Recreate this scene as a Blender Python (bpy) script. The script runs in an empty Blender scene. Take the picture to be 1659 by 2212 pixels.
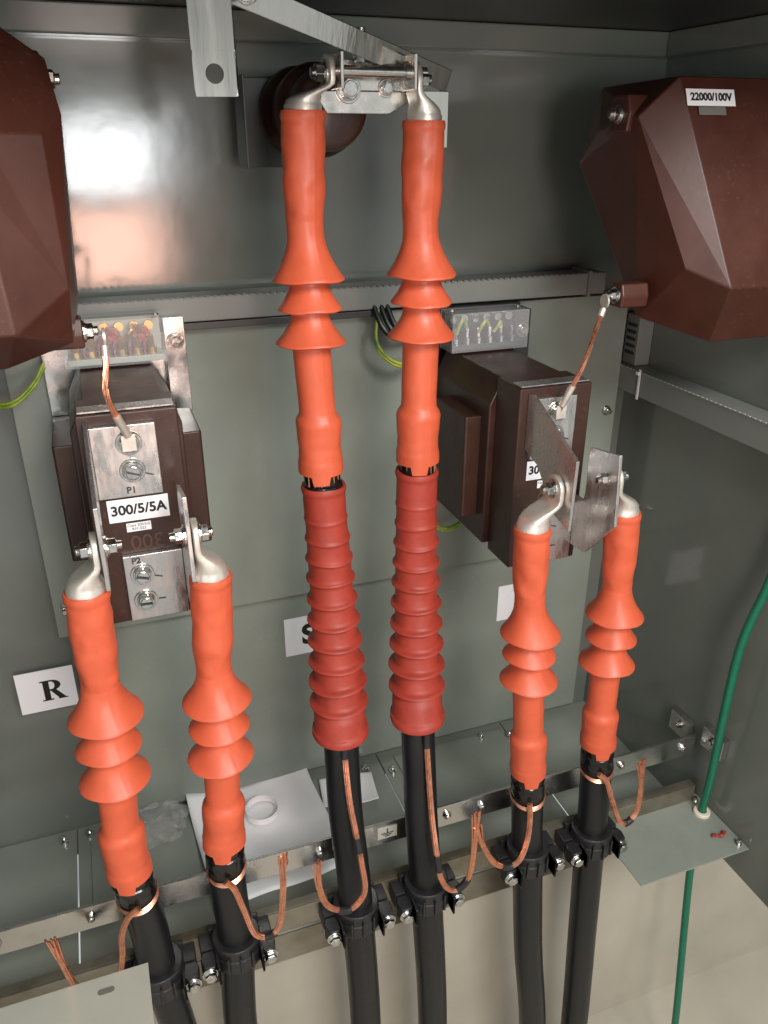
import bpy, bmesh, math, random
import numpy as np
from mathutils import Vector, Matrix, noise
random.seed(7)
SC=bpy.context.scene; COL=SC.collection
SC.view_settings.view_transform='Standard'; SC.view_settings.look='None'; SC.view_settings.exposure=0

# ---------------- materials ----------------
def mat(name,c,rough=.5,metal=0,bump=0,bscale=60,var=0,vscale=8,rvar=0,stretch=None,spec=.5,sss=0,dist=.002,alpha=1,c2=None,dirt=0):
    m=bpy.data.materials.new(name); m.use_nodes=True; nt=m.node_tree; N=nt.nodes; L=nt.links
    b=N["Principled BSDF"]
    b.inputs["Base Color"].default_value=(*c,1); b.inputs["Roughness"].default_value=rough; b.inputs["Metallic"].default_value=metal
    b.inputs["Specular IOR Level"].default_value=spec; b.inputs["Alpha"].default_value=alpha
    if sss:
        b.inputs["Subsurface Weight"].default_value=sss; b.inputs["Subsurface Radius"].default_value=(.006,.002,.001); b.inputs["Subsurface Scale"].default_value=1
    g=N.new("ShaderNodeNewGeometry")
    src=g.outputs["Position"]; raw=src
    if stretch:
        mp=N.new("ShaderNodeMapping"); mp.inputs["Scale"].default_value=stretch; L.new(src,mp.inputs["Vector"]); src=mp.outputs["Vector"]
    col=None
    if var or rvar or c2:
        n=N.new("ShaderNodeTexNoise"); n.inputs["Scale"].default_value=vscale; n.inputs["Detail"].default_value=6; n.inputs["Roughness"].default_value=.6
        L.new(src,n.inputs["Vector"])
        if var or c2:
            mx=N.new("ShaderNodeMix"); mx.data_type='RGBA'
            rp=N.new("ShaderNodeMapRange"); rp.inputs["From Min"].default_value=.3; rp.inputs["From Max"].default_value=.7
            L.new(n.outputs["Fac"],rp.inputs["Value"]); L.new(rp.outputs["Result"],mx.inputs["Factor"])
            a=tuple(min(1,x*(1-var)) for x in c); d=c2 if c2 else tuple(min(1,x*(1+var)) for x in c)
            mx.inputs["A"].default_value=(*a,1); mx.inputs["B"].default_value=(*d,1)
            col=mx.outputs["Result"]; L.new(col,b.inputs["Base Color"])
        if rvar:
            r2=N.new("ShaderNodeMapRange"); r2.inputs["From Min"].default_value=.3; r2.inputs["From Max"].default_value=.7
            r2.inputs["To Min"].default_value=max(0.02,rough-rvar); r2.inputs["To Max"].default_value=min(1,rough+rvar)
            L.new(n.outputs["Fac"],r2.inputs["Value"]); L.new(r2.outputs["Result"],b.inputs["Roughness"])
    if dirt and col:
        n3=N.new("ShaderNodeTexNoise"); n3.inputs["Scale"].default_value=160; n3.inputs["Detail"].default_value=2; L.new(raw,n3.inputs["Vector"])
        n4=N.new("ShaderNodeTexNoise"); n4.inputs["Scale"].default_value=9; n4.inputs["Detail"].default_value=5; L.new(raw,n4.inputs["Vector"])
        ad=N.new("ShaderNodeMath"); ad.operation='MULTIPLY'
        r3=N.new("ShaderNodeMapRange"); r3.inputs["From Min"].default_value=.62; r3.inputs["From Max"].default_value=.74; L.new(n3.outputs["Fac"],r3.inputs["Value"])
        r4=N.new("ShaderNodeMapRange"); r4.inputs["From Min"].default_value=.42; r4.inputs["From Max"].default_value=.65; L.new(n4.outputs["Fac"],r4.inputs["Value"])
        L.new(r3.outputs["Result"],ad.inputs[0]); L.new(r4.outputs["Result"],ad.inputs[1])
        m2=N.new("ShaderNodeMath"); m2.operation='MULTIPLY'; m2.inputs[1].default_value=dirt; L.new(ad.outputs[0],m2.inputs[0])
        mx2=N.new("ShaderNodeMix"); mx2.data_type='RGBA'; L.new(m2.outputs[0],mx2.inputs["Factor"]); L.new(col,mx2.inputs["A"]); mx2.inputs["B"].default_value=(.42,.40,.36,1)
        L.new(mx2.outputs["Result"],b.inputs["Base Color"])
    if bump:
        n2=N.new("ShaderNodeTexNoise"); n2.inputs["Scale"].default_value=bscale; n2.inputs["Detail"].default_value=4
        L.new(src,n2.inputs["Vector"])
        bp=N.new("ShaderNodeBump"); bp.inputs["Strength"].default_value=bump; bp.inputs["Distance"].default_value=dist
        L.new(n2.outputs["Fac"],bp.inputs["Height"]); L.new(bp.outputs["Normal"],b.inputs["Normal"])
    return m
M={}
M['wall']=mat("grey_green_paint",(.150,.166,.144),.12,bump=.2,bscale=7,var=.06,vscale=5,rvar=.04,spec=.65,dist=.003)
M['plate']=mat("light_grey_green_paint",(.235,.260,.222),.18,bump=.2,bscale=9,var=.07,vscale=6,rvar=.07,dist=.003,dirt=.25,spec=.6)
M['cplate']=mat("pale_painted_plate",(.38,.39,.33),.3,bump=.15,bscale=9,var=.06,vscale=8,rvar=.07,dirt=.3)
M['dark']=mat("dark_grey_paint",(.040,.043,.040),.4,var=.15)
M['rail']=mat("grey_trunking_plastic",(.20,.21,.19),.4,var=.06)
M['raild']=mat("shade_toned_galvanised_rail",(.20,.17,.11),.35,metal=.75,bump=.2,bscale=25,c2=(.36,.34,.28),var=.2,vscale=7,rvar=.1)  # brownish shadow on the lower rails is put into the metal colour
M['beige']=mat("cream_painted_sheet",(.43,.40,.325),.45,var=.12,vscale=3,rvar=.1,dirt=.3)
M['orange']=mat("orange_silicone",(.56,.098,.041),.44,bump=.18,bscale=55,var=.08,vscale=25,rvar=.08,sss=.10)
M['red']=mat("red_heat_shrink",(.30,.036,.021),.50,bump=.2,bscale=60,var=.14,vscale=30,rvar=.06,spec=.4)
M['black']=mat("black_rubber_sheath",(.008,.008,.009),.36,bump=.2,bscale=90,var=.2,rvar=.1,spec=.4)
M['tape']=mat("black_semiconductive_layer",(.006,.006,.006),.16,bump=.5,bscale=60)
M['blackp']=mat("black_moulded_plastic",(.014,.014,.015),.42,bump=.1,bscale=80,var=.2)
M['tin']=mat("tinned_copper_lug",(.72,.68,.60),.38,metal=.7,bump=.15,bscale=60,var=.08,vscale=40,rvar=.1)
M['tinb']=mat("tinned_busbar",(.48,.47,.43),.17,metal=.97,bump=.3,bscale=40,var=.22,vscale=60,rvar=.10,stretch=(1,1,.06))
M['tinr']=mat("tinned_busbar_satin",(.62,.605,.56),.22,metal=.92,bump=.2,bscale=30,var=.10,vscale=50,rvar=.10)
M['zinc']=mat("zinc_plated_steel",(.60,.59,.56),.22,metal=.97,bump=.25,bscale=25,var=.14,vscale=18,rvar=.12)
M['brush']=mat("scratched_aluminium",(.58,.565,.54),.30,metal=.9,bump=.3,bscale=60,var=.10,vscale=70,rvar=.14,stretch=(1,1,.35))
M['steel']=mat("bolt_steel",(.58,.57,.54),.18,metal=1,bump=.1,bscale=150,var=.15,vscale=120,rvar=.08)
M['ct']=mat("dark_brown_epoxy",(.038,.0155,.0098),.34,bump=.12,bscale=70,var=.12,vscale=20,rvar=.08,dirt=.06)
M['vt']=mat("chocolate_brown_epoxy",(.056,.0165,.0100),.38,bump=.12,bscale=40,var=.15,vscale=14,rvar=.06,spec=.45,dirt=.06)
M['copper']=mat("bare_copper_wire",(.80,.38,.24),.3,metal=.92,var=.2,vscale=60,rvar=.08)
M['white']=mat("white_card",(.82,.82,.83),.6,var=.02)
M['paper']=mat("white_paper",(.90,.90,.92),.75,var=.02)
M['ink']=mat("black_ink",(.01,.01,.01),.6)
M['emb']=mat("embossed_brown",(.085,.042,.030),.4)
M['etch']=mat("etched_grey",(.15,.14,.13),.5)
M['mark']=mat("dark_stamped_mark",(.03,.03,.03),.6)
M['green']=mat("green_insulation",(.006,.13,.07),.36,var=.1,vscale=30)
M['gy']=mat("green_yellow_insulation",(.04,.26,.04),.4,c2=(.50,.50,.04),vscale=45,var=.1)
M['clear']=mat("clear_plastic",(.9,.9,.92),.05,alpha=.11,bump=.2,bscale=50,spec=1)
M['bag']=mat("thin_plastic_film",(.8,.82,.82),.12,alpha=.12,spec=1)
M['brass']=mat("brass_terminal",(.65,.42,.14),.3,metal=.85,var=.2,vscale=60)
M['seal']=mat("red_plastic_seal",(.30,.03,.015),.25)
M['grom']=mat("cream_grommet",(.66,.62,.50),.5)

# ---------------- helpers ----------------
def empty(name,loc,label=None,cat=None,group=None,parent=None):
    o=bpy.data.objects.new(name,None); COL.objects.link(o); o.location=loc; o.empty_display_size=.02
    if parent: o.parent=parent; o.location=Vector(loc)-wloc(parent)
    if label: o["label"]=label
    if cat: o["category"]=cat
    if group: o["group"]=group
    return o
def wloc(o):
    v=Vector(o.location); p=o.parent
    while p: v+=Vector(p.location); p=p.parent
    return v
def obj(name,bm,m,parent=None,smooth=False,bevel=0,label=None,cat=None,kind=None,group=None,seg=2,angle=35):
    bmesh.ops.recalc_face_normals(bm,faces=bm.faces[:])
    xs=[v.co for v in bm.verts]
    mn=Vector((min(v.x for v in xs),min(v.y for v in xs),min(v.z for v in xs))); mx=Vector((max(v.x for v in xs),max(v.y for v in xs),max(v.z for v in xs)))
    c=(mn+mx)/2
    for v in bm.verts: v.co-=c
    me=bpy.data.meshes.new(name); bm.to_mesh(me); bm.free()
    if smooth:
        for p in me.polygons: p.use_smooth=True
        try: me.set_sharp_from_angle(angle=math.radians(angle))
        except Exception: pass
    me.materials.append(M[m])
    o=bpy.data.objects.new(name,me); COL.objects.link(o)
    if parent: o.parent=parent; o.location=c-wloc(parent)
    else: o.location=c
    if bevel:
        b=o.modifiers.new("bevel",'BEVEL'); b.width=bevel; b.segments=seg; b.limit_method='ANGLE'; b.angle_limit=math.radians(12 if seg==3 else 40)
    if label: o["label"]=label
    if cat: o["category"]=cat
    if kind: o["kind"]=kind
    if group: o["group"]=group
    return o
def B(): return bmesh.new()
def box(bm,x0,x1,y0,y1,z0,z1):
    r=bmesh.ops.create_cube(bm,size=1,matrix=Matrix.Translation(((x0+x1)/2,(y0+y1)/2,(z0+z1)/2))@Matrix.Diagonal((x1-x0,y1-y0,z1-z0,1)))
    return r['verts']
def cyl(bm,p,ax,r,h,n=24,r2=None):
    ax=Vector(ax).normalized(); q=Vector((0,0,1)).rotation_difference(ax).to_matrix().to_4x4()
    c=Vector(p)+ax*h/2
    bmesh.ops.create_cone(bm,cap_ends=True,segments=n,radius1=r,radius2=r if r2 is None else r2,depth=h,matrix=Matrix.Translation(c)@q)
def prism(bm,pts,axis,a,b):
    def P(p,t):
        if axis=='x': return (t,p[0],p[1])
        if axis=='y': return (p[0],t,p[1])
        return (p[0],p[1],t)
    v0=[bm.verts.new(P(p,a)) for p in pts]; v1=[bm.verts.new(P(p,b)) for p in pts]
    bm.faces.new(v0); bm.faces.new(v1[::-1]); n=len(pts)
    for i in range(n): bm.faces.new([v0[i],v0[(i+1)%n],v1[(i+1)%n],v1[i]])
def hull(bm,pts,ang=9):
    vs=[bm.verts.new(p) for p in pts]
    r=bmesh.ops.convex_hull(bm,input=vs)
    bmesh.ops.delete(bm,geom=[g for g in r['geom_interior'] if isinstance(g,bmesh.types.BMVert)],context='VERTS')
    bmesh.ops.dissolve_limit(bm,angle_limit=math.radians(ang),verts=bm.verts[:],edges=bm.edges[:])
def catmull(pts,n=8):
    P=[Vector(p) for p in pts]; P=[2*P[0]-P[1]]+P+[2*P[-1]-P[-2]]; out=[]
    for i in range(1,len(P)-2):
        for k in range(n):
            t=k/n; a,b,c,d=P[i-1],P[i],P[i+1],P[i+2]
            out.append(.5*((2*b)+(-a+c)*t+(2*a-5*b+4*c-d)*t*t+(-a+3*b-3*c+d)*t**3))
    out.append(P[-2]); return out
def tube(bm,path,r,n=10,cap=True,rf=None):
    path=[Vector(p) for p in path]
    t=(path[1]-path[0]).normalized(); ref=Vector((0,1,0)) if abs(t.y)<.9 else Vector((1,0,0))
    u=t.cross(ref).normalized(); rings=[]
    for i,p in enumerate(path):
        t2=(path[min(i+1,len(path)-1)]-path[max(i-1,0)]).normalized()
        u=(u-t2*u.dot(t2)).normalized(); w=t2.cross(u)
        rr=r if rf is None else rf(i/(len(path)-1))
        rings.append([bm.verts.new(p+(u*math.cos(2*math.pi*k/n)+w*math.sin(2*math.pi*k/n))*rr) for k in range(n)])
    for a,b in zip(rings,rings[1:]):
        for k in range(n): bm.faces.new([a[k],a[(k+1)%n],b[(k+1)%n],b[k]])
    if cap:
        bm.faces.new(rings[0][::-1]); bm.faces.new(rings[-1])
def bundle(bm,path,R=.0045,r=.0013,n=7,twist=14,splay1=.0):
    path=[Vector(p) for p in path]; L=len(path)
    for k in range(n):
        pts=[]; sx=random.uniform(-1,1); sy=random.uniform(-.4,1)
        for i,p in enumerate(path):
            t=i/(L-1); a=2*math.pi*k/(n-1)+twist*t*.5
            d=(path[min(i+1,L-1)]-path[max(i-1,0)]).normalized()
            ref=Vector((0,1,0)); u=d.cross(ref).normalized(); w=d.cross(u)
            s=splay1*max(0,(t-.86)/.14)**1.6
            rr=0 if k==n-1 else R
            pts.append(p+u*(math.cos(a)*rr+sx*s*.007)+w*(math.sin(a)*rr*.8+sy*s*.004))
        e=(pts[-1]-pts[-2]).normalized()*random.uniform(0,.010); pts.append(pts[-1]+e)
        tube(bm,pts,r,6)
def lathe(bm,prof,path,n=48,jit=None,capt=True,capb=True):
    pz=[p[0] for p in path][::-1]; px=[p[1] for p in path][::-1]; py=[p[2] for p in path][::-1]
    rings=[]
    for i,(z,r) in enumerate(prof):
        x=float(np.interp(z,pz,px)); y=float(np.interp(z,pz,py)); ring=[]
        for k in range(n):
            th=2*math.pi*k/n; dr=dz=0
            if jit: dr,dz=jit(th,z,i)
            ring.append(bm.verts.new((x+math.cos(th)*(r+dr),y+math.sin(th)*(r+dr),z+dz)))
        rings.append(ring)
    for a,b in zip(rings,rings[1:]):
        for k in range(n): bm.faces.new([a[k],a[(k+1)%n],b[(k+1)%n],b[k]])
    if capt: bm.faces.new(rings[0])
    if capb: bm.faces.new(rings[-1][::-1])
def dens(prof,step=.004):
    out=[prof[0]]
    for a,b in zip(prof,prof[1:]):
        d=math.hypot(b[0]-a[0],b[1]-a[1]); n=max(1,int(d/step))
        for k in range(1,n+1): out.append((a[0]+(b[0]-a[0])*k/n,a[1]+(b[1]-a[1])*k/n))
    return out
def hexbolt(parent,p,ax,r=.010,h=.009,stub=0,washer=True,name="bolt",m='steel'):
    bm=B(); ax=Vector(ax).normalized(); p=Vector(p)-ax*.001; z=0
    if washer:
        cyl(bm,p,ax,r*1.35,.0035,28); z=.0025
        cyl(bm,p+ax*z,ax,r*1.08,.003,24); z+=.002
    cyl(bm,p+ax*z,ax,r,h,6)
    cyl(bm,p+ax*(z+h-.0008),ax,r*.80,.0018,24,r2=r*.72)
    if stub:
        cyl(bm,p+ax*(z+h),ax,r*.55,stub,16)
        k=0
        while k*.0022<stub-.001:
            cyl(bm,p+ax*(z+h+k*.0022),ax,r*.62,.0012,16); k+=1
    rot=Matrix.Rotation(random.uniform(0,1),4,ax)
    bmesh.ops.transform(bm,matrix=Matrix.Translation(p)@rot@Matrix.Translation(-p),verts=bm.verts[:])
    return obj(name,bm,m,parent,bevel=.0006,seg=1)
def text(parent,name,body,size,loc,rot,m='ink',bold=0,ext=.0003,sx=1):
    cu=bpy.data.curves.new(name,'FONT'); cu.body=body; cu.size=size; cu.align_x='CENTER'; cu.align_y='CENTER'; cu.extrude=ext; cu.offset=bold
    t=bpy.data.objects.new("tmp",cu); COL.objects.link(t); dg=bpy.context.evaluated_depsgraph_get()
    me=bpy.data.meshes.new_from_object(t.evaluated_get(dg)); bpy.data.objects.remove(t)
    me.transform(Matrix.Diagonal((sx,1,1,1)))
    me.materials.clear(); me.materials.append(M[m])
    o=bpy.data.objects.new(name,me); COL.objects.link(o); o.parent=parent
    o.location=Vector(loc)-(wloc(parent) if parent else Vector((0,0,0))); o.rotation_euler=rot
    return o
FR=(math.pi/2,0,0)

# ---------------- cabinet ----------------
cab=empty("switchgear_cabinet",(.385,1.5,0),"grey-green painted steel switchgear cabinet interior around the cables","cabinet")
XL,XR=-.37,1.14
bm=B(); box(bm,XL-.003,XR+.003,1.5,1.503,.70,2.42); obj("back_panel",bm,'wall',cab)
bm=B(); box(bm,XR,XR+.003,.62,1.5,.76,2.42); obj("side_panel",bm,'wall',cab)
bm=B(); box(bm,XL-.003,XL,.72,1.5,.76,2.42); obj("side_panel",bm,'wall',cab)
bm=B(); box(bm,XL-.1,XR+.2,.66,1.499,2.388,2.392); obj("roof_panel",bm,'dark',cab)  # unseen front edge is extended forward to shade the upper parts
bm=B(); box(bm,XL,XR,1.462,1.499,2.345,2.387); obj("roof_beam",bm,'wall',cab,bevel=.003)
bm=B(); box(bm,1.105,XR-.001,.75,1.460,2.345,2.387); obj("roof_beam",bm,'wall',cab,bevel=.003)
bm=B(); box(bm,-.15,1.085,1.45,1.453,1.315,1.905); box(bm,-.15,1.085,1.4535,1.462,1.902,1.905); box(bm,-.15,-.147,1.4535,1.48,1.315,1.895); obj("mounting_plate",bm,'plate',cab,bevel=.001)
bm=B(); box(bm,-.13,1.09,1.478,1.481,.80,1.312); obj("lower_rear_plate",bm,'plate',cab,bevel=.001)
bm=B(); box(bm,.09,.50,1.425,1.449,1.900,1.912); obj("gap_shade_strip",bm,'dark',cab,bevel=.001)  # solid dark strip painted in for the shade of the gap below the trunking
tr=empty("cable_trunking",(.385,1.46,1.93),"long grey cable trunking with slotted lid across the back wall","cable trunking")
bm=B(); box(bm,XL+.002,1.0,1.42,1.478,1.915,1.957); obj("trunking_channel",bm,'rail',tr,bevel=.002)
bm=B()
x=XL+.01
while x<.99:
    box(bm,x,x+.007,1.416,1.4195,1.9565,1.9590); x+=.0125
obj("trunking_teeth",bm,'etch',tr)
bm=B(); box(bm,.955,.962,1.414,1.48,1.912,1.962); obj("trunking_end",bm,'rail',tr)
tr2=empty("cable_trunking",(1.12,1.0,1.73),"grey slotted cable trunking on the side wall with white cable tie","cable trunking")
bm=B(); box(bm,1.085,XR-.001,.66,1.47,1.698,1.752); obj("trunking_channel",bm,'rail',tr2,bevel=.002)
bm=B(); y=.67
while y<1.46:
    box(bm,1.0815,1.0845,y,y+.007,1.7515,1.7530); y+=.0125
obj("trunking_teeth",bm,'cplate',tr2)
bm=B(); box(bm,1.0815,1.0835,1.375,1.381,1.693,1.758); box(bm,1.075,1.0825,1.374,1.382,1.747,1.754); obj("cable_tie",bm,'white',tr2)
bm=B(); box(bm,1.102,XR-.001,1.425,1.47,1.753,1.86); obj("slotted_duct",bm,'rail',tr2,bevel=.001)
bm=B()
for k in range(5): box(bm,1.1005,1.1018,1.432,1.462,1.775+k*.015,1.782+k*.015)
obj("duct_slots",bm,'dark',tr2)
for (a,b) in ((XL,-.2),(-.197,.52),(.523,.873),(.876,XR)):
    bm=B(); box(bm,a,b,1.08,1.4975,.776,.78); obj("floor_plate",bm,'plate',cab,bevel=.001)
bm=B(); box(bm,.56,.86,1.24,1.47,.7815,.784); obj("cover_sheet",bm,'plate',cab,bevel=.001)
bm=B(); box(bm,-.17,.05,1.27,1.465,.7815,.784); obj("cover_sheet",bm,'plate',cab,bevel=.001)
bm=B(); box(bm,XL,XR,1.078,1.0795,.70,.775); obj("floor_edge",bm,'raild',cab)
for (x,y) in ((-.225,1.465),(-.171,1.466),(.478,1.446),(.874,1.438),(1.09,1.31),(.54,1.42),(.62,1.45),(.80,1.455),(.58,1.29)):
    bm=B(); cyl(bm,(x,y,.7795),(0,0,1),.009,.007,20); cyl(bm,(x,y,.786),(0,0,1),.006,.006,6); cyl(bm,(x,y,.79),(0,0,1),.003,.008,12); obj("screw",bm,'steel',cab)
for (x,z) in ((1.06,1.65),(1.06,1.38),(-.13,1.38)):
    hexbolt(cab,(x,1.45,z),(0,-1,0),.008,.007,stub=.008,name="screw")
bm=B(); box(bm,XL-.2,2.0,1.13,1.134,0,.76); obj("lower_rear_panel",bm,'beige',cab)
bm=B(); box(bm,-2,3,-1.5,1.13,-.01,0); obj("floor",bm,'beige',None,kind="structure")

# ---------------- bars ----------------
eb=empty("earthing_bar",(.385,1.07,1.0),"long shiny tinned earthing bar with bolts and earth symbol","busbar")
bm=B(); box(bm,XL+.01,1.125,1.068,1.074,.955,1.008); obj("bar",bm,'zinc',eb,bevel=.001)
bm=B(); box(bm,XL+.01,1.125,1.076,1.115,.948,.952); obj("bar_flange",bm,'raild',eb,bevel=.001)
for x in (-.15,.19,.26,.522,.598,.93,1.09,.06,-.3):
    hexbolt(eb,(x,1.068,.984),(0,-1,0),.0065,.005)
cx,cz=.395,.984
bm=B(); box(bm,cx-.02,cx+.02,1.0665,1.0675,cz-.014,cz+.014); obj("earth_symbol_plate",bm,'cplate',eb)
bm=B(); box(bm,cx-.001,cx+.001,1.0655,1.0663,cz,cz+.011)
for j,w in enumerate((.013,.009,.005)): box(bm,cx-w,cx+w,1.0655,1.0663,cz-.001-j*.004,cz+.0005-j*.004)
obj("earth_symbol",bm,'ink',eb)
for y0,z0 in ((1.12,1.0),(1.02,1.03)):
    bm=B(); box(bm,1.12,XR-.001,y0-.03,y0+.03,z0-.03,z0+.02); obj("end_bracket",bm,'zinc',eb,bevel=.002); hexbolt(eb,(1.12,y0,z0),(-1,0,0),.008,.006)
sr=empty("support_rail",(.385,1.05,.86),"long shade-toned metal channel rail carrying the cable clamps","support rail")
bm=B(); box(bm,XL+.01,1.12,1.036,1.040,.840,.892); box(bm,XL+.01,1.12,1.0405,1.058,.8885,.892); box(bm,XL+.01,1.12,1.0405,1.074,.840,.8435); obj("rail_channel",bm,'raild',sr,bevel=.001)

# ---------------- cables ----------------
GC="high voltage cables with orange terminations"
def termination(cable,zs,rt,path):
    z0,zn,r1,r2,r3,zc,ze=zs; sd=random.uniform(0,50)
    r2+=.003; r3+=.009
    k=rt/.0285; tb=.0275*k
    prof=[(z0,.0255*k),(z0+.0005,.0285*k),(z0-.004,.0298*k),(z0-.010,.0295*k),(z0-.013,.0283*k),(z0-.06,.0287*k),(zn+.04,.0285*k),(zn+.01,.0262*k),(zn-.005,.0252*k)]
    def shed(zr,R,h,base,neck,e):
        for t in (0,.2,.35,.5,.65,.8,.9,.96,1): prof.append((zr+h*(1-t),base+(R-base)*(t**e)))
        prof.extend([(zr-.0018,R+.0006),(zr-.0035,R-.001),(zr-.0015,R*.80),(zr+.002,neck+.004),(zr-.001,neck)])
    shed(r1,.0505*k,.060 if zn-r1>.066 else (zn-r1)*.92,.0253*k,.0272*k,1.75)
    shed(r2,.0450*k,.034,.0272*k,.0272*k,1.5)
    shed(r3,.0500*k,.038,.0272*k,.0275*k,1.5)
    prof+=[(r3-.03,tb),(zc+.02,tb*.99),(zc+.010,tb*1.02),(zc+.002,.033*k),(zc-.004,.0345*k),(zc-.03,.0335*k),((zc+ze)/2,.0325*k),(ze+.022,.0335*k),(ze+.018,.0345*k),(ze,.0345*k),(ze,.0315*k)]
    D=dens(prof,.0035)
    def jit(th,z,i):
        a=noise.noise(Vector((math.cos(th)*1.1+sd,math.sin(th)*1.1,z*30)))
        b=noise.noise(Vector((math.cos(th)*2+sd,math.sin(th)*2,z*70)))
        amp=.0025 if z>zn else .0006
        if z<zc: amp=.0014
        if z>z0-.014: amp=.0003
        dz=0
        if z<ze+.012:
            f=math.cos(th+math.pi/2+.25)
            if f>.93: dz=-.014*min(1,(ze+.012-z)/.008)
        if r3-.004<z<r1+.05: dz=.0012*math.sin(2*th+sd)+.0006*math.sin(5*th+sd*2)
        seam=.0007*math.exp(-((th-math.radians(285))/.05)**2)
        return a*amp+b*amp*.25+seam,dz
    bm=B(); lathe(bm,D,path,72,jit)
    return obj("termination_sleeve",bm,'orange',cable,smooth=True,angle=60)
def lug(cable,cx,cy,z0,px,zb):
    secs=[(z0-.012,cx,.0245,.0245,2),(z0+.006,cx,.0255,.0255,2),(z0+.008,cx,.0235,.0245,2.1)]
    H=zb-z0
    for t,f,hx,hy,e in ((.12,.02,.0225,.0245,2.2),(.25,.12,.018,.0245,2.5),(.38,.38,.013,.024,3),(.5,.72,.0085,.0235,4),(.62,.95,.0055,.023,5),(.75,1,.0045,.023,6),(1,1,.0045,.023,6)):
        secs.append((z0+.008+(H-.008)*t,cx+(px-cx)*f,hx,hy,e))
    for a in (20,40,60,75,86): secs.append((zb+.022*math.sin(math.radians(a)),px,.0045,.023*math.cos(math.radians(a)),6))
    bm=B(); n=40; rings=[]
    for (z,x,hx,hy,e) in secs:
        ring=[]
        for k in range(n):
            th=2*math.pi*k/n; c,s=math.cos(th),math.sin(th)
            ring.append(bm.verts.new((x+hx*math.copysign(abs(c)**(2/e),c),cy+hy*math.copysign(abs(s)**(2/e),s),z)))
        rings.append(ring)
    for a,b in zip(rings,rings[1:]):
        for k in range(n): bm.faces.new([a[k],a[(k+1)%n],b[(k+1)%n],b[k]])
    bm.faces.new(rings[0]); bm.faces.new(rings[-1])
    return obj("cable_lug",bm,'tin',cable,smooth=True,angle=50)
CB=[
 dict(zs=(1.675,1.534,1.474,1.418,1.352,1.256,1.168),xs=(-.057,-.061,-.061,-.065,-.064,-.070,-.068),y=(.965,.970),low=[(1.10,-.064,.98),(1.0,-.057,.995),(.883,-.053,1.0),(.732,-.038,1.0),(.45,-.015,1.0),(0,0,1.0)]),
 dict(zs=(1.657,1.504,1.447,1.394,1.332,1.244,1.161),xs=(.1035,.094,.094,.093,.090,.086,.080),y=(.985,.985),low=[(1.09,.079,.99),(1.0,.080,.997),(.916,.083,1.0),(.672,.073,1.0),(.4,.078,1.0),(0,.08,1.0)]),
 dict(zs=(2.236,2.103,2.021,1.976,1.921,1.807,1.721),xs=(.304,.300,.303,.303,.303,.309,.311),y=(1.15,1.15),low=[(1.697,.313,1.147),(1.53,.316,1.13),(1.45,.3135,1.11),(1.37,.311,1.09),(1.262,.305,1.06),(1.11,.301,1.03),(1.0,.305,1.01),(.891,.309,1.0),(.536,.324,1.0),(0,.33,1.0)]),
 dict(zs=(2.225,2.098,2.018,1.974,1.916,1.800,1.715),xs=(.478,.475,.479,.479,.480,.478,.478),y=(1.15,1.15),low=[(1.70,.476,1.147),(1.50,.471,1.13),(1.417,.4656,1.11),(1.332,.459,1.09),(1.252,.4505,1.06),(1.06,.447,1.025),(.882,.451,1.0),(.453,.477,1.0),(0,.48,1.0)]),
 dict(zs=(1.647,1.526,1.445,1.397,1.337,1.212,1.126),xs=(.606,.613,.622,.624,.629,.641,.648),y=(.98,.99),low=[(1.05,.655,.992),(.95,.667,1.0),(.909,.672,1.0),(.6,.70,1.0),(.313,.736,1.0),(0,.75,1.0)]),
 dict(zs=(1.637,1.496,1.434,1.383,1.322,1.214,1.136),xs=(.791,.799,.803,.802,.800,.803,.807),y=(1.0,1.0),low=[(1.059,.813,1.0),(.95,.82,1.0),(.879,.823,1.0),(.6,.838,1.0),(.247,.857,1.0),(0,.86,1.0)]),
]
STR=[
 [(-.063,.940,1.118),(-.083,.942,1.10),(-.097,.955,1.05),(-.103,.970,.99),(-.118,.985,.925),(-.155,.99,.90),(-.182,.985,.93),(-.190,.965,1.01),(-.198,.96,1.078)],
 [(.072,.950,1.11),(.085,.948,1.09),(.095,.945,1.045),(.108,.93,.997),(.130,.922,.990),(.149,.92,1.012),(.160,.925,1.08),(.165,.93,1.150)],
 [(.300,1.020,1.275),(.299,1.018,1.240),(.297,.990,1.172),(.302,.972,1.11),(.306,.955,1.056),(.307,.94,1.010),(.292,.935,.985),(.266,.93,.983),(.235,.93,1.010),(.222,.93,1.06),(.220,.93,1.112)],
 [(.452,1.02,1.262),(.451,1.016,1.22),(.450,.985,1.096),(.449,.955,1.03),(.455,.94,.97),(.478,.935,.940),(.503,.93,.965),(.512,.93,1.03),(.513,.93,1.122)],
 [(.638,.957,1.078),(.637,.95,1.05),(.630,.94,1.010),(.612,.93,.975),(.589,.93,.963),(.557,.93,.985),(.530,.93,1.04),(.514,.93,1.092)],
 [(.792,.965,1.093),(.808,.96,1.075),(.817,.945,1.035),(.828,.93,.995),(.848,.93,.982),(.866,.93,1.005),(.868,.93,1.06),(.857,.93,1.130)],
]
LB=["black cable with orange shed termination bolted outside the transformer bracket",
    "black cable with orange shed termination and loose copper earth strap",
    "tall cable with orange termination above ribbed red bellows, on the clevis",
    "tall cable with orange termination and ribbed red bellows over black sheath",
    "black cable with orange termination leaning below the bent bracket",
    "black cable with orange termination and copper strap beside gland plate"]
LUG=[(-.038,1.732,1),(.088,1.722,-1),(.340,2.281,1),(.463,2.276,-1),(.640,1.710,1),(.763,1.702,-1)]
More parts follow.
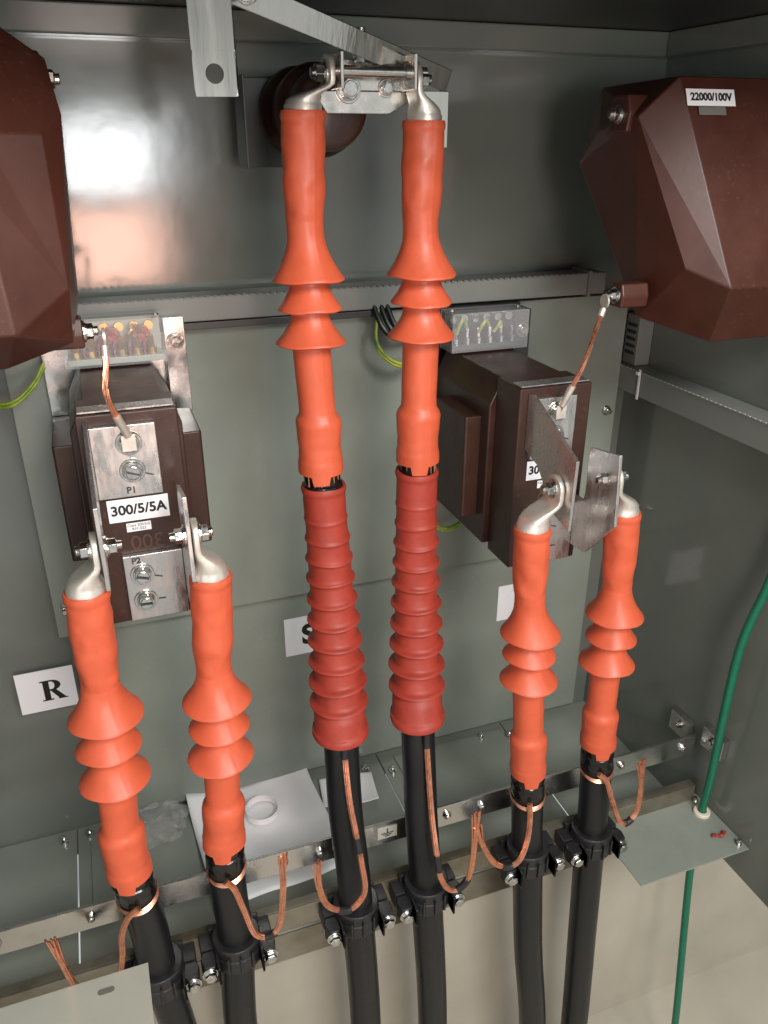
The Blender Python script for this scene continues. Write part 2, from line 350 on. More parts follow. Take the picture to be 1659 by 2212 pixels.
for i,c in enumerate(CB):
    zs=c['zs']
    path=[(z,x,c['y'][0]+(c['y'][1]-c['y'][0])*(zs[0]-z)/(zs[0]-zs[-1])) for z,x in zip(zs,c['xs'])]
    path=[(zs[0]+.1,path[0][1],path[0][2])]+path+c['low']
    PZ=[p[0] for p in path][::-1]
    root=empty("high_voltage_cable",(path[-1][1],path[-1][2],0),LB[i],"power cable",GC)
    rt=.0285 if i in(0,1,4,5) else .0295
    termination(root,zs,rt,path)
    ze=zs[-1]
    smooth=catmull([(x,y,z) for z,x,y in path if z<=ze+.03],6)
    sp=[(v.z,v.x,v.y) for v in smooth]
    top=ze-.02
    prof=dens([(top,.0275),(top-.001,.0305),(0.001,.0315)],.03)
    bm=B(); lathe(bm,prof,[(3,sp[0][1],sp[0][2])]+sp,40); obj("cable_sheath",bm,'black',root,smooth=True)
    bl=.036 if i in (2,3) else .050
    bm=B(); pr=dens([(ze+.03,.0265),(ze+.0295,.0295),(ze-.018,.0295),(ze-.020,.0318),(ze-bl,.0322),(ze-bl-.002,.030)],.004)
    lathe(bm,pr,path,40,lambda th,z,i:(.0005*math.sin(9*th+z*300),0)); obj("semiconductive_band",bm,'tape',root,smooth=True)
    if i in (2,3):
        bx,by=path[7][1],path[7][2]; bm=B()
        for k in range(7):
            a=-math.pi/2+(-1.0+k*.36); r_=.0302
            tube(bm,[(bx+r_*math.cos(a),by+r_*math.sin(a),ze-.002),(bx+r_*math.cos(a+.03),by+r_*math.sin(a+.03),ze-.022)],.0012,6)
        obj("screen_wires",bm,'copper',root,smooth=True)
        zt=c['low'][0][0]; zb=c['low'][4][0]; L=zt-zb; s=L/.447
        pr=[(zt,.030),(zt+.001,.0350),(zt-.004,.0368),(zt-.009,.0360),(zt-.012,.0345),(zt-.03,.0345),(zt-.047*s,.0345)]
        rid=[.057,.093,.129,.166,.203,.240,.277,.314,.351,.388]
        for j,o in enumerate(rid):
            f=j/9; inner=.0345+.0058*f; outer=.0360+.0147*min(1,f*1.12); zc=zt-o*s; w=.0070+.001*f
            pr+=[(zc+w*.80,inner+.0002),(zc+w*.32,(inner+outer)/2-.0004),(zc+.0012,outer-.0003),(zc-.0010,outer),(zc-w*.34,(inner+outer)/2-.0002),(zc-w*.82,inner+.0002)]
            if j<9:
                nx=zt-rid[j+1]*s; pr.append(((zc+nx)/2,inner))
        pr+=[(zb+.04,.0445),(zb+.02,.0455),(zb+.013,.0462),(zb+.012,.049),(zb+.004,.0495),(zb,.048),(zb-.0005,.042),(zb+.01,.036)]
        sd=i*3.1
        def jr(th,z,i): return (.0006*noise.noise(Vector((math.cos(th)+sd,math.sin(th),z*25))),.0007*math.sin(th*2+z*40+sd)+.0003*math.sin(th*3-z*70))
        bm=B(); lathe(bm,dens(pr,.003),path,64,jr,capt=False); obj("bellows_sleeve",bm,'red',root,smooth=True,angle=60)
    if i not in (2,3):
        zr=ze-.064; x=float(np.interp(zr,PZ,[p[1] for p in path][::-1])); y=float(np.interp(zr,PZ,[p[2] for p in path][::-1]))
        bm=B()
        for k in range(4):
            pts=[(x+.0325*math.cos(a),y+.0325*math.sin(a),zr+.0022*k+.004*math.sin(a+.4+k*.3)-(.005*max(0,math.cos(a+math.pi/2)))) for a in [2*math.pi*j/32 for j in range(33)]]
            tube(bm,pts,.0012,6)
        obj("copper_binding",bm,'copper',root,smooth=True)
    P=catmull(STR[i],8); bm=B(); bundle(bm,P,.0038,.0018,8,twist=3.5,splay1=1.0)
    obj("earth_strap",bm,'copper',root,smooth=True)
    m0=int(len(P)*.58) if i not in(2,3) else int(len(P)*.70)
    bm=B(); tube(bm,P[m0-3:m0+4],.0068,14); obj("shrink_tube",bm,'blackp',root,smooth=True)
    if i in (2,3):
        bm=B(); tube(bm,P[3:9],.0064,12); obj("shrink_tube",bm,'blackp',root,smooth=True)
        bm=B(); tube(bm,P[25:30],.0066,12); obj("shrink_tube",bm,'blackp',root,smooth=True)
    px,zb,side=LUG[i]; cy=path[1][2]
    lug(root,path[1][1],cy,zs[0],px,zb)
    hexbolt(root,(px-side*.0045,cy,zb),(-side,0,0),.0115,.010,stub=.006)
    if i not in (2,3): hexbolt(root,(px+side*(.0125),cy,zb),(side,0,0),.0108,.010,stub=.007,name="nut")

# ---------------- clamps ----------------
GCL="black cable clamps on the support rail"
for (x,z) in ((-.053,.883),(.083,.895),(.308,.885),(.451,.882),(.672,.893),(.823,.885)):
    r=empty("cable_clamp",(x,1.02,z-.03),"black moulded two-part cable clamp with hex bolts gripping a cable","cable clamp",GCL)
    bm=B(); y=1.0
    pth=[(2,x,y),(0,x,y)]
    lathe(bm,[(z+.028,.033),(z+.028,.041),(z+.024,.0425),(z+.006,.0425),(z+.004,.0445),(z-.022,.0445),(z-.026,.042),(z-.028,.033)],pth,32)
    for sx in (-1,1):
        pts=[(x+sx*.030,.980),(x+sx*.044,.966),(x+sx*.062,.968),(x+sx*.066,.985),(x+sx*.062,.998),(x+sx*.030,.998)]
        if sx<0: pts=pts[::-1]
        prism(bm,pts,'z',z-.030,z+.004)
        for kk in (-.010,.0,.010):
            box(bm,x+sx*.038-.002,x+sx*.038+.002,.950,.982,z-.026+kk*.3,z+.012+kk*.2)
    for a in (-60,-90,-120):
        t=math.radians(a); dx,dy=math.cos(t),math.sin(t)
        box(bm,x+dx*.043-.002,x+dx*.043+.002,y+dy*.0465-.003,y+dy*.0465+.003,z-.02,z+.018)
    obj("front_jaw",bm,'blackp',r,bevel=.0015)
    bm=B(); box(bm,x-.064,x-.034,1.001,1.035,z-.030,z+.006); box(bm,x+.034,x+.064,1.001,1.035,z-.030,z+.006); box(bm,x-.045,x+.045,1.026,1.0355,z-.026,z+.022); obj("rear_jaw",bm,'blackp',r,bevel=.002)
    for sx in (-1,1): hexbolt(r,(x+sx*.053,.967,z-.013),(0,-1,0),.0105,.008)

# ---------------- current transformers ----------------
def current_transformer(cx,dz,label,seal,fo,lo):
    r=empty("current_transformer",(cx,1.45,1.5+dz),label,"current transformer","brown epoxy current transformers")
    bm=B(); box(bm,cx-.067,cx+.067,1.09,1.17,1.512+dz,1.838+dz)
    prism(bm,[(cx-.079,1.525+dz),(cx+.079,1.525+dz),(cx+.079,1.790+dz),(cx+.056,1.8365+dz),(cx-.056,1.8365+dz),(cx-.079,1.790+dz)],'y',1.17,1.40)
    obj("casting",bm,'ct',r,bevel=.0025,seg=3)
    bm=B(); prism(bm,[(cx-.077,1.200),(cx-.106,1.200),(cx-.109,1.203),(cx-.109,1.325),(cx-.077,1.335),(cx+.077,1.335),(cx+.109,1.325),(cx+.109,1.203),(cx+.106,1.200),(cx+.077,1.200)],'z',1.570+dz,1.762+dz)
    obj("winding_bulge",bm,'ct',r,bevel=.0025,seg=3)
    bm=B(); box(bm,cx-.063,cx+.063,1.094,1.122,1.8395+dz,1.8415+dz); obj("rating_plate",bm,'brush',r)
    bm=B(); box(bm,cx-.115,cx+.12,1.405,1.447,1.73+dz,1.735+dz); box(bm,cx-.115,cx+.12,1.44,1.447,1.7355+dz,1.905+dz); box(bm,cx+.085,cx+.12,1.395,1.4395,1.7355+dz,1.90+dz); obj("mounting_bracket",bm,'zinc' if seal else 'dark',r,bevel=.001)
    hexbolt(r,(cx+.103,1.395,1.86+dz),(0,-1,0),.011,.004,name="mounting_bolt")
    hexbolt(r,(cx-.1,1.44,1.86+dz),(0,-1,0),.009,.006,name="mounting_bolt")
    a,b=cx-.075,cx+.083; z0,z1=1.840+dz,1.912+dz
    bm=B(); box(bm,a+.004,b-.004,1.385,1.396,z0+.002,z1-.004); box(bm,a+.004,b-.004,1.345,1.3845,z0+.002,z0+.012); obj("terminal_block",bm,'cplate' if seal else 'dark',r,bevel=.001)
    for k in range(6):
        x=a+.018+k*.0235
        bm=B(); cyl(bm,(x,1.362,z0+.010),(0,0,1),.0085,.012,16); cyl(bm,(x,1.362,z0+.022),(0,0,1),.0052,.018,6); cyl(bm,(x,1.385,z1-.018),(0,-1,0),.0075,.008,16); box(bm,x-.001,x+.001,1.3763,1.378,z1-.024,z1-.012)
        obj("terminal_screw",bm,'brass' if seal else 'steel',r)
        if seal and k%2==0:
            bm=B(); cyl(bm,(x+.010,1.372,(z0+z1)/2+.006),(0,-1,0),.014,.007,24); cyl(bm,(x+.010,1.365,(z0+z1)/2+.006),(0,-1,0),.007,.004,12); obj("seal",bm,'seal',r,bevel=.001)
        if k<5:
            bm=B(); box(bm,x+.0105,x+.0125,1.347,1.384,z0+.012,z0+.034); obj("divider",bm,'blackp' if not seal else 'seal',r)
    for k in range(3):
        x=a+.022+k*.036+random.uniform(-.006,.006); h=random.uniform(.046,.062); w_=random.uniform(.018,.040)
        bm=B(); tube(bm,catmull([(x,1.36,z0+.03),(x+.004,1.352,z0+h-.006),(x+w_*.5,1.356,z0+h),(x+w_,1.368,z0+random.uniform(.02,.04))],6),.0032,8)
        obj("lead_wire",bm,'gy' if not seal else ('seal' if k%2 else 'brass'),r,smooth=True)
    bm=B()
    box(bm,a,b,1.338,1.3395,z0,z1); box(bm,a,b,1.340,1.394,z1-.0015,z1); box(bm,a,a+.0015,1.340,1.394,z0,z1-.002); box(bm,b-.0015,b,1.340,1.394,z0,z1-.002)
    obj("clear_cover",bm,'clear',r)
    for x in (a+.01,b-.01):
        bm=B(); cyl(bm,(x,1.366,z1),(0,0,1),.005,.003,14); obj("cover_screw",bm,'steel',r)
    def mark(par,x,z,ang):
        bm=B(); L_=.0085
        cyl(bm,(x-L_*math.cos(ang),1.0655,z-L_*math.sin(ang)),(math.cos(ang),0,math.sin(ang)),.0011,L_*2,6)
        cyl(bm,(x+.018*math.cos(ang),1.0793,z+.018*math.sin(ang)),(math.cos(ang),0,math.sin(ang)),.0009,.011,6)
        obj("paint_mark",bm,'ink',par)
    p1=empty("terminal_plate",(cx,1.085,1.77+dz),parent=r)
    bm=B(); box(bm,cx-.052+fo,cx+.034,1.080,1.0895,1.718+dz,1.822+dz)
    prism(bm,[(1.0895,1.828+dz),(1.0895,1.735+dz),(1.045,1.722+dz),(.990,1.662+dz),(.940,1.652+dz),(.937,1.768+dz),(1.075,1.832+dz)],'x',cx-.058+fo,cx-.0525+fo)
    obj("bracket",bm,'brush',p1,bevel=.0008)
    for z in (1.797,1.757): hexbolt(p1,(cx-.003,1.080,z+dz),(0,-1,0),.0130,.009)
    mark(p1,cx-.003,1.757+dz,-.35)
    p2=empty("terminal_plate",(cx,1.085,1.57+dz),parent=r)
    bm=B(); box(bm,cx-.034,cx+.050,1.080,1.0895,1.518+dz,1.625+dz)
    prism(bm,[(1.0895,1.64+dz),(1.056,1.64+dz),(1.052,1.655+dz),(1.052,1.738+dz),(.972,1.752+dz),(.962,1.632+dz),(1.036,1.549+dz),(1.0895,1.545+dz)],'x',cx+.0505,cx+.056)
    obj("bracket",bm,'brush',p2,bevel=.0008)
    for z in (1.594,1.550): hexbolt(p2,(cx-.010,1.080,z+dz),(0,-1,0),.0125,.008); mark(p2,cx-.010,z+dz,-.3 if z>1.57 else -.05)
    bm=B(); box(bm,cx-.044+lo,cx+.040+lo,1.0885,1.0893,1.677+dz,1.712+dz); lb=obj("rating_label",bm,'white',r,bevel=.003)
    text(lb,"rating_text","300/5/5A",.0205,(cx-.002+lo,1.0881,1.6945+dz),FR,bold=.0006)
    bm=B(); box(bm,cx-.022,cx+.012,1.0885,1.0893,1.660+dz,1.6735+dz); lb2=obj("small_label",bm,'white',r)
    text(lb2,"small_text","Class 300/5/5\nRM1023",.0058,(cx-.005,1.0881,1.667+dz),FR,m='etch')
    text(r,"embossed_number","300",.032,(cx+.004,1.0896,1.643+dz),(math.pi/2,math.pi,0),m='emb',ext=.0006)
    text(p1,"terminal_mark","P1",.0135,(cx-.008,1.0796,1.7275+dz),FR,m='mark',bold=.0003)
    text(p2,"terminal_mark","P2",.0130,(cx-.016,1.0796,1.6165+dz),FR,m='mark',bold=.0003)
    return r
current_transformer(.026,.03,"dark brown epoxy current transformer with aluminium plates and rating label",True,0,0)
current_transformer(.697,0,"dark brown epoxy current transformer seen from its side with bent plates",False,.006,-.001)

# ---------------- voltage transformers ----------------
def voltage_transformer(fx,pts,bosses,label,lab):
    r=empty("voltage_transformer",(fx(1.0),1.2,1.9),label,"voltage transformer","brown voltage transformers")
    bm=B(); hull(bm,pts,6); obj("casting",bm,'vt',r,bevel=.0022,seg=3)
    for j,(y,z) in enumerate(bosses):
        k=1 if j==0 else .72; xe=.85 if j==0 else .835
        bm=B(); prism(bm,[(y-.022*k,z-.025*k),(y+.022*k,z-.025*k),(y+.028*k,z),(y+.018*k,z+.026*k),(y-.018*k,z+.026*k),(y-.026*k,z)],'x',min(fx(.785),fx(xe)),max(fx(.785),fx(xe)))
        obj("terminal_boss",bm,'vt',r,bevel=.003,seg=3)
        s=-1 if fx(1)>fx(.5) else 1
        hexbolt(r,(fx(.785),y,z),(s,0,0),.010,.008,stub=.006,name="terminal_bolt")
    if lab:
        A=Vector((0,1.072,2.284)); Bp=Vector((0,.994,2.10))
        d=(Bp-A).normalized(); nrm=Vector((0,d.z,-d.y))
        if nrm.y>0: nrm=-nrm
        c=A+d*.030+nrm*.0008+Vector((.890,0,0))
        ax=math.atan2(-d.z,-d.y)
        R=Matrix.Rotation(ax,4,'X')
        me=B(); bmesh.ops.create_cube(me,size=1,matrix=Matrix.Translation(c)@R@Matrix.Diagonal((.086,.024,.0008,1)))
        lb=obj("rating_label",me,'white',r,bevel=.002)
        text(lb,"rating_text","22000/100V",.0150,c+nrm*.0008,(ax,0,0),bold=.0005)
        me=B(); c2=c+d*.019
        bmesh.ops.create_cube(me,size=1,matrix=Matrix.Translation(c2)@R@Matrix.Diagonal((.048,.012,.0008,1)))
        obj("small_label",me,'etch',r)
    return r
PR=[(.79,1.09,2.233),(.848,1.008,2.026),(.85,1.110,1.935),(.805,1.255,2.165),(.80,1.20,2.215)]
for y,z,xx in ((1.072,2.284,.84),(.994,2.10,.90),(.963,2.0,.90),(1.02,1.906,.93),(1.16,1.92,.93),(1.34,2.12,.90),(1.28,2.28,.85)): PR+=[(xx,y,z),(1.135,y,z)]
voltage_transformer(lambda x:x,PR,((1.130,2.236),(1.085,1.978)),
  "large chocolate-brown cast epoxy voltage transformer with white rating label",True)
PL=[(-.007,1.03,2.279),(.001,1.0,2.228),(-.013,1.0,2.04),(-.024,1.0,1.985),(-.007,1.20,2.279),(-.013,1.2,2.0),
    (-.020,.960,2.206),(-.018,.952,2.054)]
for y,z,xx in ((1.02,2.33,-.08),(.93,2.206,-.075),(.918,2.165,-.085),(.925,2.012,-.078),(1.0,1.960,-.10),(1.24,1.96,-.10),(1.28,2.33,-.10)): PL+=[(xx,y,z),(-.36,y,z)]
voltage_transformer(lambda x:.773-x,PL,((1.07,2.262),(1.06,1.985)),
  "large chocolate-brown cast epoxy voltage transformer with glossy angular faces",False)

for (a,b,mid,lab) in (((.765,1.085,1.958),(.694,1.066,1.812),(.715,1.05,1.88),"twisted bare copper lead with crimped ring lugs"),((.010,1.06,1.965),(.023,1.066,1.842),(.004,1.04,1.905),"twisted bare copper lead with crimped ring lugs")):
    r=empty("copper_lead",b,lab,"copper wire","copper leads")
    P=catmull([a,(a[0]*.7+mid[0]*.3,a[1]-.01,a[2]-.025),mid,b],8); bm=B(); bundle(bm,P,.0028,.0014,7,twist=10); obj("wire",bm,'copper',r,smooth=True)
    bm=B(); tube(bm,P[0:5],.0052,12); cyl(bm,(a[0],a[1],a[2]+.012),(1,0,0),.011,.003,20); obj("ring_lug",bm,'tin',r,smooth=True)
    bm=B(); tube(bm,P[-5:],.0056,12); box(bm,b[0]-.009,b[0]+.009,1.0655,1.068,b[2]-.022,b[2]); obj("ring_lug",bm,'tin',r,smooth=True)

# ---------------- centre busbar assembly ----------------
bi=empty("post_insulator",(.362,1.499,2.240),"round dark brown post insulator on the back wall behind the clevis","insulator")
bm=B(); pr=[(1.20,.042),(1.205,.050),(1.225,.055),(1.26,.055),(1.27,.063),(1.285,.065),(1.30,.063),(1.31,.057),(1.36,.057),(1.37,.065),(1.385,.067),(1.40,.065),(1.41,.058),(1.47,.058),(1.498,.062)]
n=48; rings=[]
for y,rr in pr: rings.append([bm.verts.new((.362+rr*math.cos(2*math.pi*k/n),y,2.240+rr*math.sin(2*math.pi*k/n))) for k in range(n)])
for a,b in zip(rings,rings[1:]):
    for k in range(n): bm.faces.new([a[k],a[(k+1)%n],b[(k+1)%n],b[k]])
bm.faces.new(rings[0]); bm.faces.new(rings[-1]); obj("insulator_body",bm,'ct',bi,smooth=True)
bm=B(); box(bm,.262,.335,1.406,1.411,2.160,2.290); box(bm,.262,.266,1.340,1.4055,2.160,2.290); obj("side_bracket",bm,'dark',bi,bevel=.001)
cl=empty("busbar_clevis",(.41,1.17,2.27),"shiny U-shaped clevis bracket with long bolt joining both cable lugs","bracket")
bm=B()
prism(bm,[(.338,2.262),(.474,2.262),(.468,2.250),(.437,2.234),(.345,2.234),(.336,2.247)],'y',1.178,1.184)
box(bm,.350,.4575,1.178,1.184,2.2625,2.30)
box(bm,.350,.3545,1.125,1.1775,2.262,2.305); box(bm,.453,.4575,1.125,1.1775,2.262,2.305); obj("clevis_bracket",bm,'tinr',cl,bevel=.001)
bm=B(); cyl(bm,(.330,1.15,2.284),(1,0,0),.0072,.150,24); cyl(bm,(.3545,1.15,2.284),(1,0,0),.0105,.005,24); cyl(bm,(.448,1.15,2.284),(1,0,0),.0105,.005,24); obj("clevis_pin",bm,'steel',cl,smooth=True)
hexbolt(cl,(.376,1.178,2.264),(0,-1,0),.0135,.010); hexbolt(cl,(.432,1.178,2.266),(0,-1,0),.009,.006)
hexbolt(cl,(.390,1.16,2.312),(0,0,1),.010,.008,stub=.012,name="nut"); hexbolt(cl,(.390,1.16,2.306),(0,0,-1),.010,.008,name="nut")
bb=empty("busbar",(.4,1.15,2.3),"flat shiny tinned busbar running diagonally above the clevis","busbar")
def slab(bm,a,b,w,t,up):
    a=Vector(a);b=Vector(b);d=(b-a).normalized();up=Vector(up);s=d.cross(up).normalized();u=s.cross(d)
    vs=[]
    for p in (a,b):
        for i,j in ((-1,-1),(1,-1),(1,1),(-1,1)): vs.append(bm.verts.new(p+s*i*w/2+u*j*t/2))
    for f in ((0,1,2,3),(7,6,5,4),(0,4,5,1),(1,5,6,2),(2,6,7,3),(3,7,4,0)): bm.faces.new([vs[k] for k in f])
bm=B(); slab(bm,(.19,1.06,2.360),(.535,1.20,2.278),.030,.006,(0,-1,-.12)); obj("flat_bar",bm,'tinb',bb,bevel=.001)
bm=B(); box(bm,.495,.536,1.196,1.200,2.19,2.265); o=obj("drop_strip",bm,'tinb',bb,bevel=.001)
bm=B(); cyl(bm,(.517,1.1955,2.205),(0,-1,0),.006,.0008,20); obj("strip_hole",bm,'dark',bb)
bm=B(); box(bm,.365,.415,1.150,1.190,2.3065,2.3105); obj("top_plate",bm,'tinb',bb,bevel=.001)
hs=empty("hanging_strip",(.174,1.05,2.3),"vertical tinned copper strip with round hole hanging from above","busbar")
hs.rotation_euler=(.05,0,-.30)
bm=B()
x0,x1,zt_=.150,.199,2.42; hx,hz,hr=.1745,2.270,.0105; n=24
outer=[];inner=[]
for k in range(n):
    a=2*math.pi*k/n+math.pi/4; c,s=math.cos(a),math.sin(a)
    f=min((.0245/abs(c)) if abs(c)>1e-6 else 9,(.0235/abs(s)) if abs(s)>1e-6 else 9)
    outer.append((hx+c*f,hz+s*f)); inner.append((hx+c*hr,hz+s*hr))
for y,fl_ in ((1.048,0),(1.053,1)):
    vo=[bm.verts.new((p[0],y,p[1])) for p in outer]; vi=[bm.verts.new((p[0],y,p[1])) for p in inner]
    for k in range(n): bm.faces.new([vo[k],vo[(k+1)%n],vi[(k+1)%n],vi[k]])
    if fl_==0: A=(vo,vi)
    else:
        for k in range(n):
            bm.faces.new([A[1][k],A[1][(k+1)%n],vi[(k+1)%n],vi[k]]); bm.faces.new([A[0][k],A[0][(k+1)%n],vo[(k+1)%n],vo[k]])
box(bm,x0,x1,1.048,1.053,2.2936,zt_); box(bm,x1-.004,x1,1.0535,1.066,2.247,zt_); obj("strip",bm,'tinb',hs)
hexbolt(hs,(.215,1.07,2.352),(0,-1,0),.010,.008,stub=.01)

# ---------------- phase cards ----------------
def card(x0,z1,letter,lab):
    r=empty("phase_card",(x0+.055,1.476,z1-.05),lab,"sign","white phase cards")
    bm=B(); box(bm,x0,x0+.11,1.4755,1.4768,z1-.098,z1); obj("card",bm,'white',r)
    cx,cz=x0+.055+.012,z1-.05
    if letter=="R":
        bm=B(); k_=1.22; H=.040*k_; y0,y1=1.4748,1.4753; b=cz-H/2; L=cx-.018*k_
        def q(v): return v*k_
        box(bm,L+q(.003),L+q(.0125),y0,y1,b+q(.002),b+H-q(.002))
        box(bm,L-q(.001),L+q(.0165),y0-.0001,y1,b,b+q(.0024)); box(bm,L-q(.001),L+q(.016),y0-.0001,y1,b+H-q(.0024),b+H)
        n=16; c0=(L+q(.016),b+H*.735)
        ro,ri=(q(.0145),q(.0106)),(q(.0050),q(.0076))
        vo=[];vi=[]
        for k in range(n+1):
            a=math.pi/2-math.pi*k/n
            vo.append(bm.verts.new((c0[0]+ro[0]*math.cos(a),y0+.0001,c0[1]+ro[1]*math.sin(a)))); vi.append(bm.verts.new((c0[0]+ri[0]*math.cos(a),y0+.0001,c0[1]+ri[1]*math.sin(a))))
        for k in range(n): bm.faces.new([vo[k],vo[k+1],vi[k+1],vi[k]])
        for s in (1,-1):
            zz=sorted((c0[1]+s*ro[1],c0[1]+s*ri[1])); box(bm,L+q(.010),c0[0]+.0002,y0+.00005,y1,zz[0],zz[1])
        vs=[bm.verts.new((p[0],y0+.00015,p[1])) for p in ((L+q(.013),b+H*.5),(L+q(.0225),b+H*.5),(L+q(.0365),b+.001),(L+q(.0255),b+.001))]; bm.faces.new(vs)
        box(bm,L+q(.024),L+q(.0385),y0,y1,b,b+q(.002))
        obj("letter",bm,'ink',r)
    elif letter: text(r,"letter",letter,.070,(cx-.012,1.4752,cz),FR,bold=.0025)
card(-.25,1.232,"R","white card with bold black letter R on the wall")
card(.302,1.242,"S","white card with black letter S behind the red sleeve")
card(.833,1.220,None,"white card on the wall half hidden behind a cable")

# ---------------- gland plates, green wire ----------------
gp=empty("gland_plate",(1.0,.97,.85),"light grey-green steel gland plate with cream grommet","gland plate")
bm=B(); box(bm,.868,XR-.002,.882,1.05,.848,.851); obj("plate",bm,'plate',gp,bevel=.001)
bm=B(); lathe(bm,[(.851,.018),(.857,.018),(.859,.0165),(.859,.010),(.851,.009)],[(2,1.111,.997),(0,1.111,.997)],28,capt=False,capb=False); obj("grommet",bm,'grom',gp,smooth=True)
for x,y in ((1.125,.90),(1.12,1.03)):
    bm=B(); cyl(bm,(x,y,.851),(0,0,1),.007,.003,16); cyl(bm,(x,y,.854),(0,0,1),.004,.01,10); obj("screw",bm,'steel',gp)
gl=empty("loose_gland_plate",(-.2,.88,.97),"pale painted steel plate with oval slot lying before the bar","gland plate")
bm=B(); box(bm,-.40,-.066,.78,.958,.968,.971); obj("plate",bm,'cplate',gl,bevel=.001)
bm=B()
cyl(bm,(-.141,.930,.9712),(0,0,1),.005,.0006,16); cyl(bm,(-.125,.930,.9712),(0,0,1),.005,.0006,16); box(bm,-.141,-.125,.925,.935,.9712,.9717); obj("slot",bm,'etch',gl)
bm=B(); tube(bm,catmull([(1.125,.955,1.62),(1.115,.965,1.46),(1.097,.98,1.314),(1.098,.985,1.128),(1.107,.99,.96),(1.111,.997,.855),(1.115,.995,.663),(1.116,.94,.21),(1.116,.93,0)],10),.0085,16)
obj("earth_cable",bm,'green',None,smooth=True,label="green insulated earth cable passing through the cream grommet",cat="cable")
bm=B()
tube(bm,catmull([(1.085+k*.007,.93+.004*math.sin(k*1.7),.856+.002*math.cos(k*2)) for k in range(6)],4),.0038,8,rf=lambda t:.0044*(.6+.4*math.sin(t*9)**2))
obj("sleeve_scrap",bm,'red',None,smooth=True,label="small twisted red scrap lying on the gland plate",cat="scrap")

# ---------------- wires ----------------
def wire(pts,r_,lab):
    for k in range(2):
        bm=B(); tube(bm,catmull([Vector(p)+Vector((0,.002*k,-.0062*k)) for p in pts],8),r_,10)
        obj("control_wire",bm,'gy',None,smooth=True,label=lab,cat="wire",group="green and yellow control wires")
wire([(-.085,1.40,1.868),(-.105,1.38,1.842),(-.135,1.36,1.822),(-.165,1.37,1.818),(-.195,1.39,1.835),(-.205,1.42,1.87)],.0030,"looped green and yellow control wire beside the terminal box")
wire([(.505,1.42,1.915),(.495,1.40,1.86),(.52,1.39,1.825),(.56,1.39,1.815),(.60,1.40,1.84)],.0032,"looped green and yellow control wire below the trunking")
wire([(.595,1.40,1.50),(.605,1.39,1.475),(.64,1.37,1.460),(.69,1.38,1.470)],.0034,"green and yellow wire looping below the transformer")
for dx in (0,.014,.026):
    bm=B(); tube(bm,catmull([(.495+dx,1.43,1.93),(.508+dx,1.405,1.885),(.535+dx,1.40,1.862),(.585+dx,1.41,1.868)],8),.0055,10); obj("control_cable",bm,'black',None,smooth=True,label="short black control cable leaving the trunking",cat="cable",group="black control cables")

# ---------------- things lying on the floor ----------------
def sheet(name,x0,x1,y0,y1,z,rot,lab,amp=.012):
    bm=B(); n=20; g=[]
    cx,cy=(x0+x1)/2,(y0+y1)/2; c,s=math.cos(rot),math.sin(rot)
    for i in range(n+1):
        row=[]
        for j in range(n+1):
            x=x0+(x1-x0)*i/n-cx; y=y0+(y1-y0)*j/n-cy
            e=((abs(x)/(x1-x0)*2)**2+(abs(y)/(y1-y0)*2)**2)*.5
            zz=z+amp*(noise.noise(Vector((x*6+z*40,y*6,0)))+.6)*e+.003*noise.noise(Vector((x*18,y*18,4)))
            row.append(bm.verts.new((cx+x*c-y*s,cy+x*s+y*c,zz)))
        g.append(row)
    for i in range(n):
        for j in range(n): bm.faces.new([g[i][j],g[i+1][j],g[i+1][j+1],g[i][j+1]])
    o=obj(name,bm,'paper',None,smooth=True,label=lab,cat="paper",angle=180)
    so=o.modifiers.new("s",'SOLIDIFY'); so.thickness=.0005
sheet("paper_sheet",.055,.345,1.16,1.49,.789,.06,"curled white paper sheet lying on the floor plates",.045)
sheet("paper_sheet",.35,.48,1.34,1.44,.787,-.15,"small white paper sheet lying on the floor plates")
bm=B(); pth=[(2,.205,1.385),(0,.205,1.385)]
lathe(bm,[(.795,.036),(.812,.036),(.8125,.0375),(.795,.0375),(.795,.036)],pth,36,capt=False,capb=False); obj("paper_ring",bm,'paper',None,smooth=True,label="open white paper ring standing on the paper sheet",cat="paper roll")
bm=B(); bmesh.ops.create_icosphere(bm,subdivisions=5,radius=1)
for v in bm.verts:
    n1=abs(noise.noise(v.co*2.1))+.5*abs(noise.noise(v.co*5)); f=.75+.5*n1
    v.co=Vector((-.035+v.co.x*f*.08,1.42+v.co.y*f*.05,.785+max(0,v.co.z*f*.05+.02)))
obj("plastic_bag",bm,'bag',None,smooth=True,label="crumpled clear plastic bag on the floor plates",cat="plastic bag",angle=180)

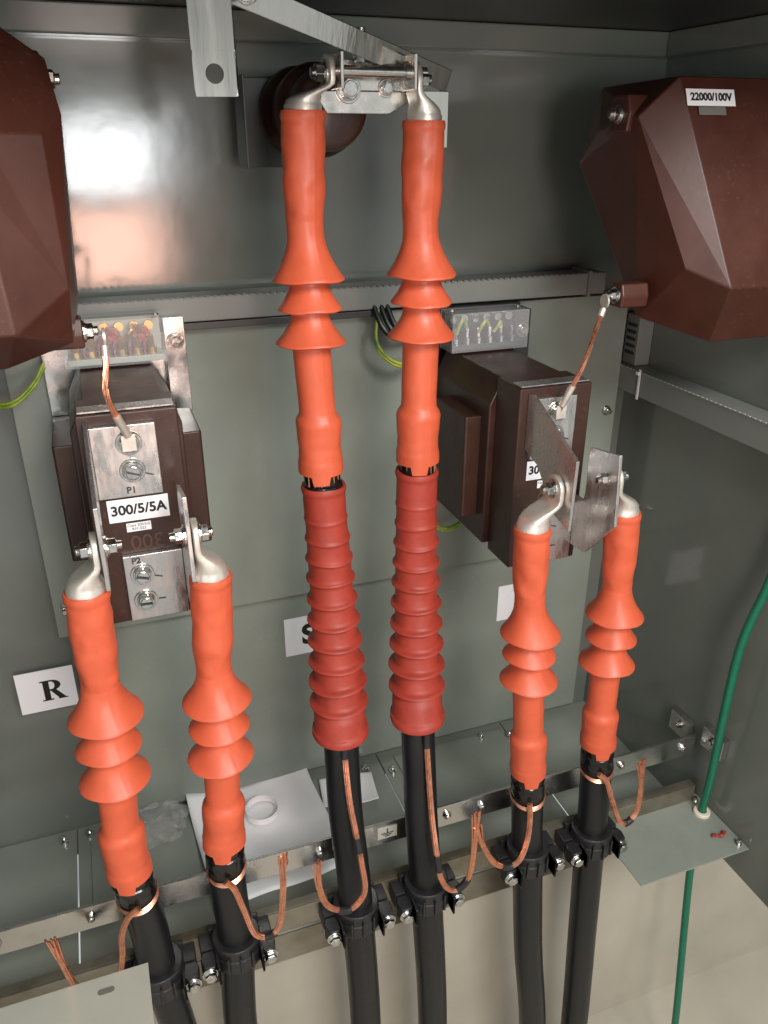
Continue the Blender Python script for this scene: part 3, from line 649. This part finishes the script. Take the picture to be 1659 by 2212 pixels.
# ---------------- camera ----------------
cam=bpy.data.cameras.new("camera"); co=bpy.data.objects.new("camera",cam); COL.objects.link(co)
co.location=(0,0,2.2); co.rotation_euler=(math.radians(65),0,math.radians(-20))
cam.sensor_fit='VERTICAL'; cam.sensor_height=36; cam.lens=28; cam.clip_start=.01; cam.clip_end=100
SC.camera=co

# ---------------- light ----------------
w=bpy.data.worlds.new("World"); SC.world=w; w.use_nodes=True
nt=w.node_tree; bg=nt.nodes["Background"]
tc=nt.nodes.new("ShaderNodeTexCoord"); nz=nt.nodes.new("ShaderNodeTexNoise"); nz.inputs["Scale"].default_value=2.9; nz.inputs["Detail"].default_value=3
cr=nt.nodes.new("ShaderNodeValToRGB"); cr.color_ramp.elements[0].position=.44; cr.color_ramp.elements[0].color=(.13,.14,.145,1); cr.color_ramp.elements[1].position=.60; cr.color_ramp.elements[1].color=(.97,1.0,1.0,1)
nt.links.new(tc.outputs["Generated"],nz.inputs["Vector"]); nt.links.new(nz.outputs["Fac"],cr.inputs["Fac"]); nt.links.new(cr.outputs["Color"],bg.inputs[0])
bg.inputs[1].default_value=.9
def area(name,loc,tgt,sx,sy,power,col):
    l=bpy.data.lights.new(name,'AREA'); l.shape='RECTANGLE'; l.size=sx; l.size_y=sy; l.energy=power; l.color=col
    o=bpy.data.objects.new(name,l); COL.objects.link(o); o.location=loc
    o.rotation_euler=(Vector(tgt)-Vector(loc)).to_track_quat('-Z','Y').to_euler(); return o
area("doorway_daylight",(.75,-1.1,3.3),(.3,1.2,1.2),1.3,.9,84,(1,.985,.95))
area("room_fill",(-1.6,-1.0,1.3),(.4,1.3,1.6),1.6,1.4,8,(.97,.99,1))
area("window_daylight",(.16,-1.2,2.14),(.16,1.5,2.18),.40,.28,12,(.95,.98,1))
area("side_window_daylight",(.47,-1.25,2.2),(.47,1.5,2.2),.10,.34,.9,(.95,.98,1))
area("brick_bounce",(.16,-1.2,1.74),(.16,1.5,1.74),.46,.34,11,(1,.56,.43))
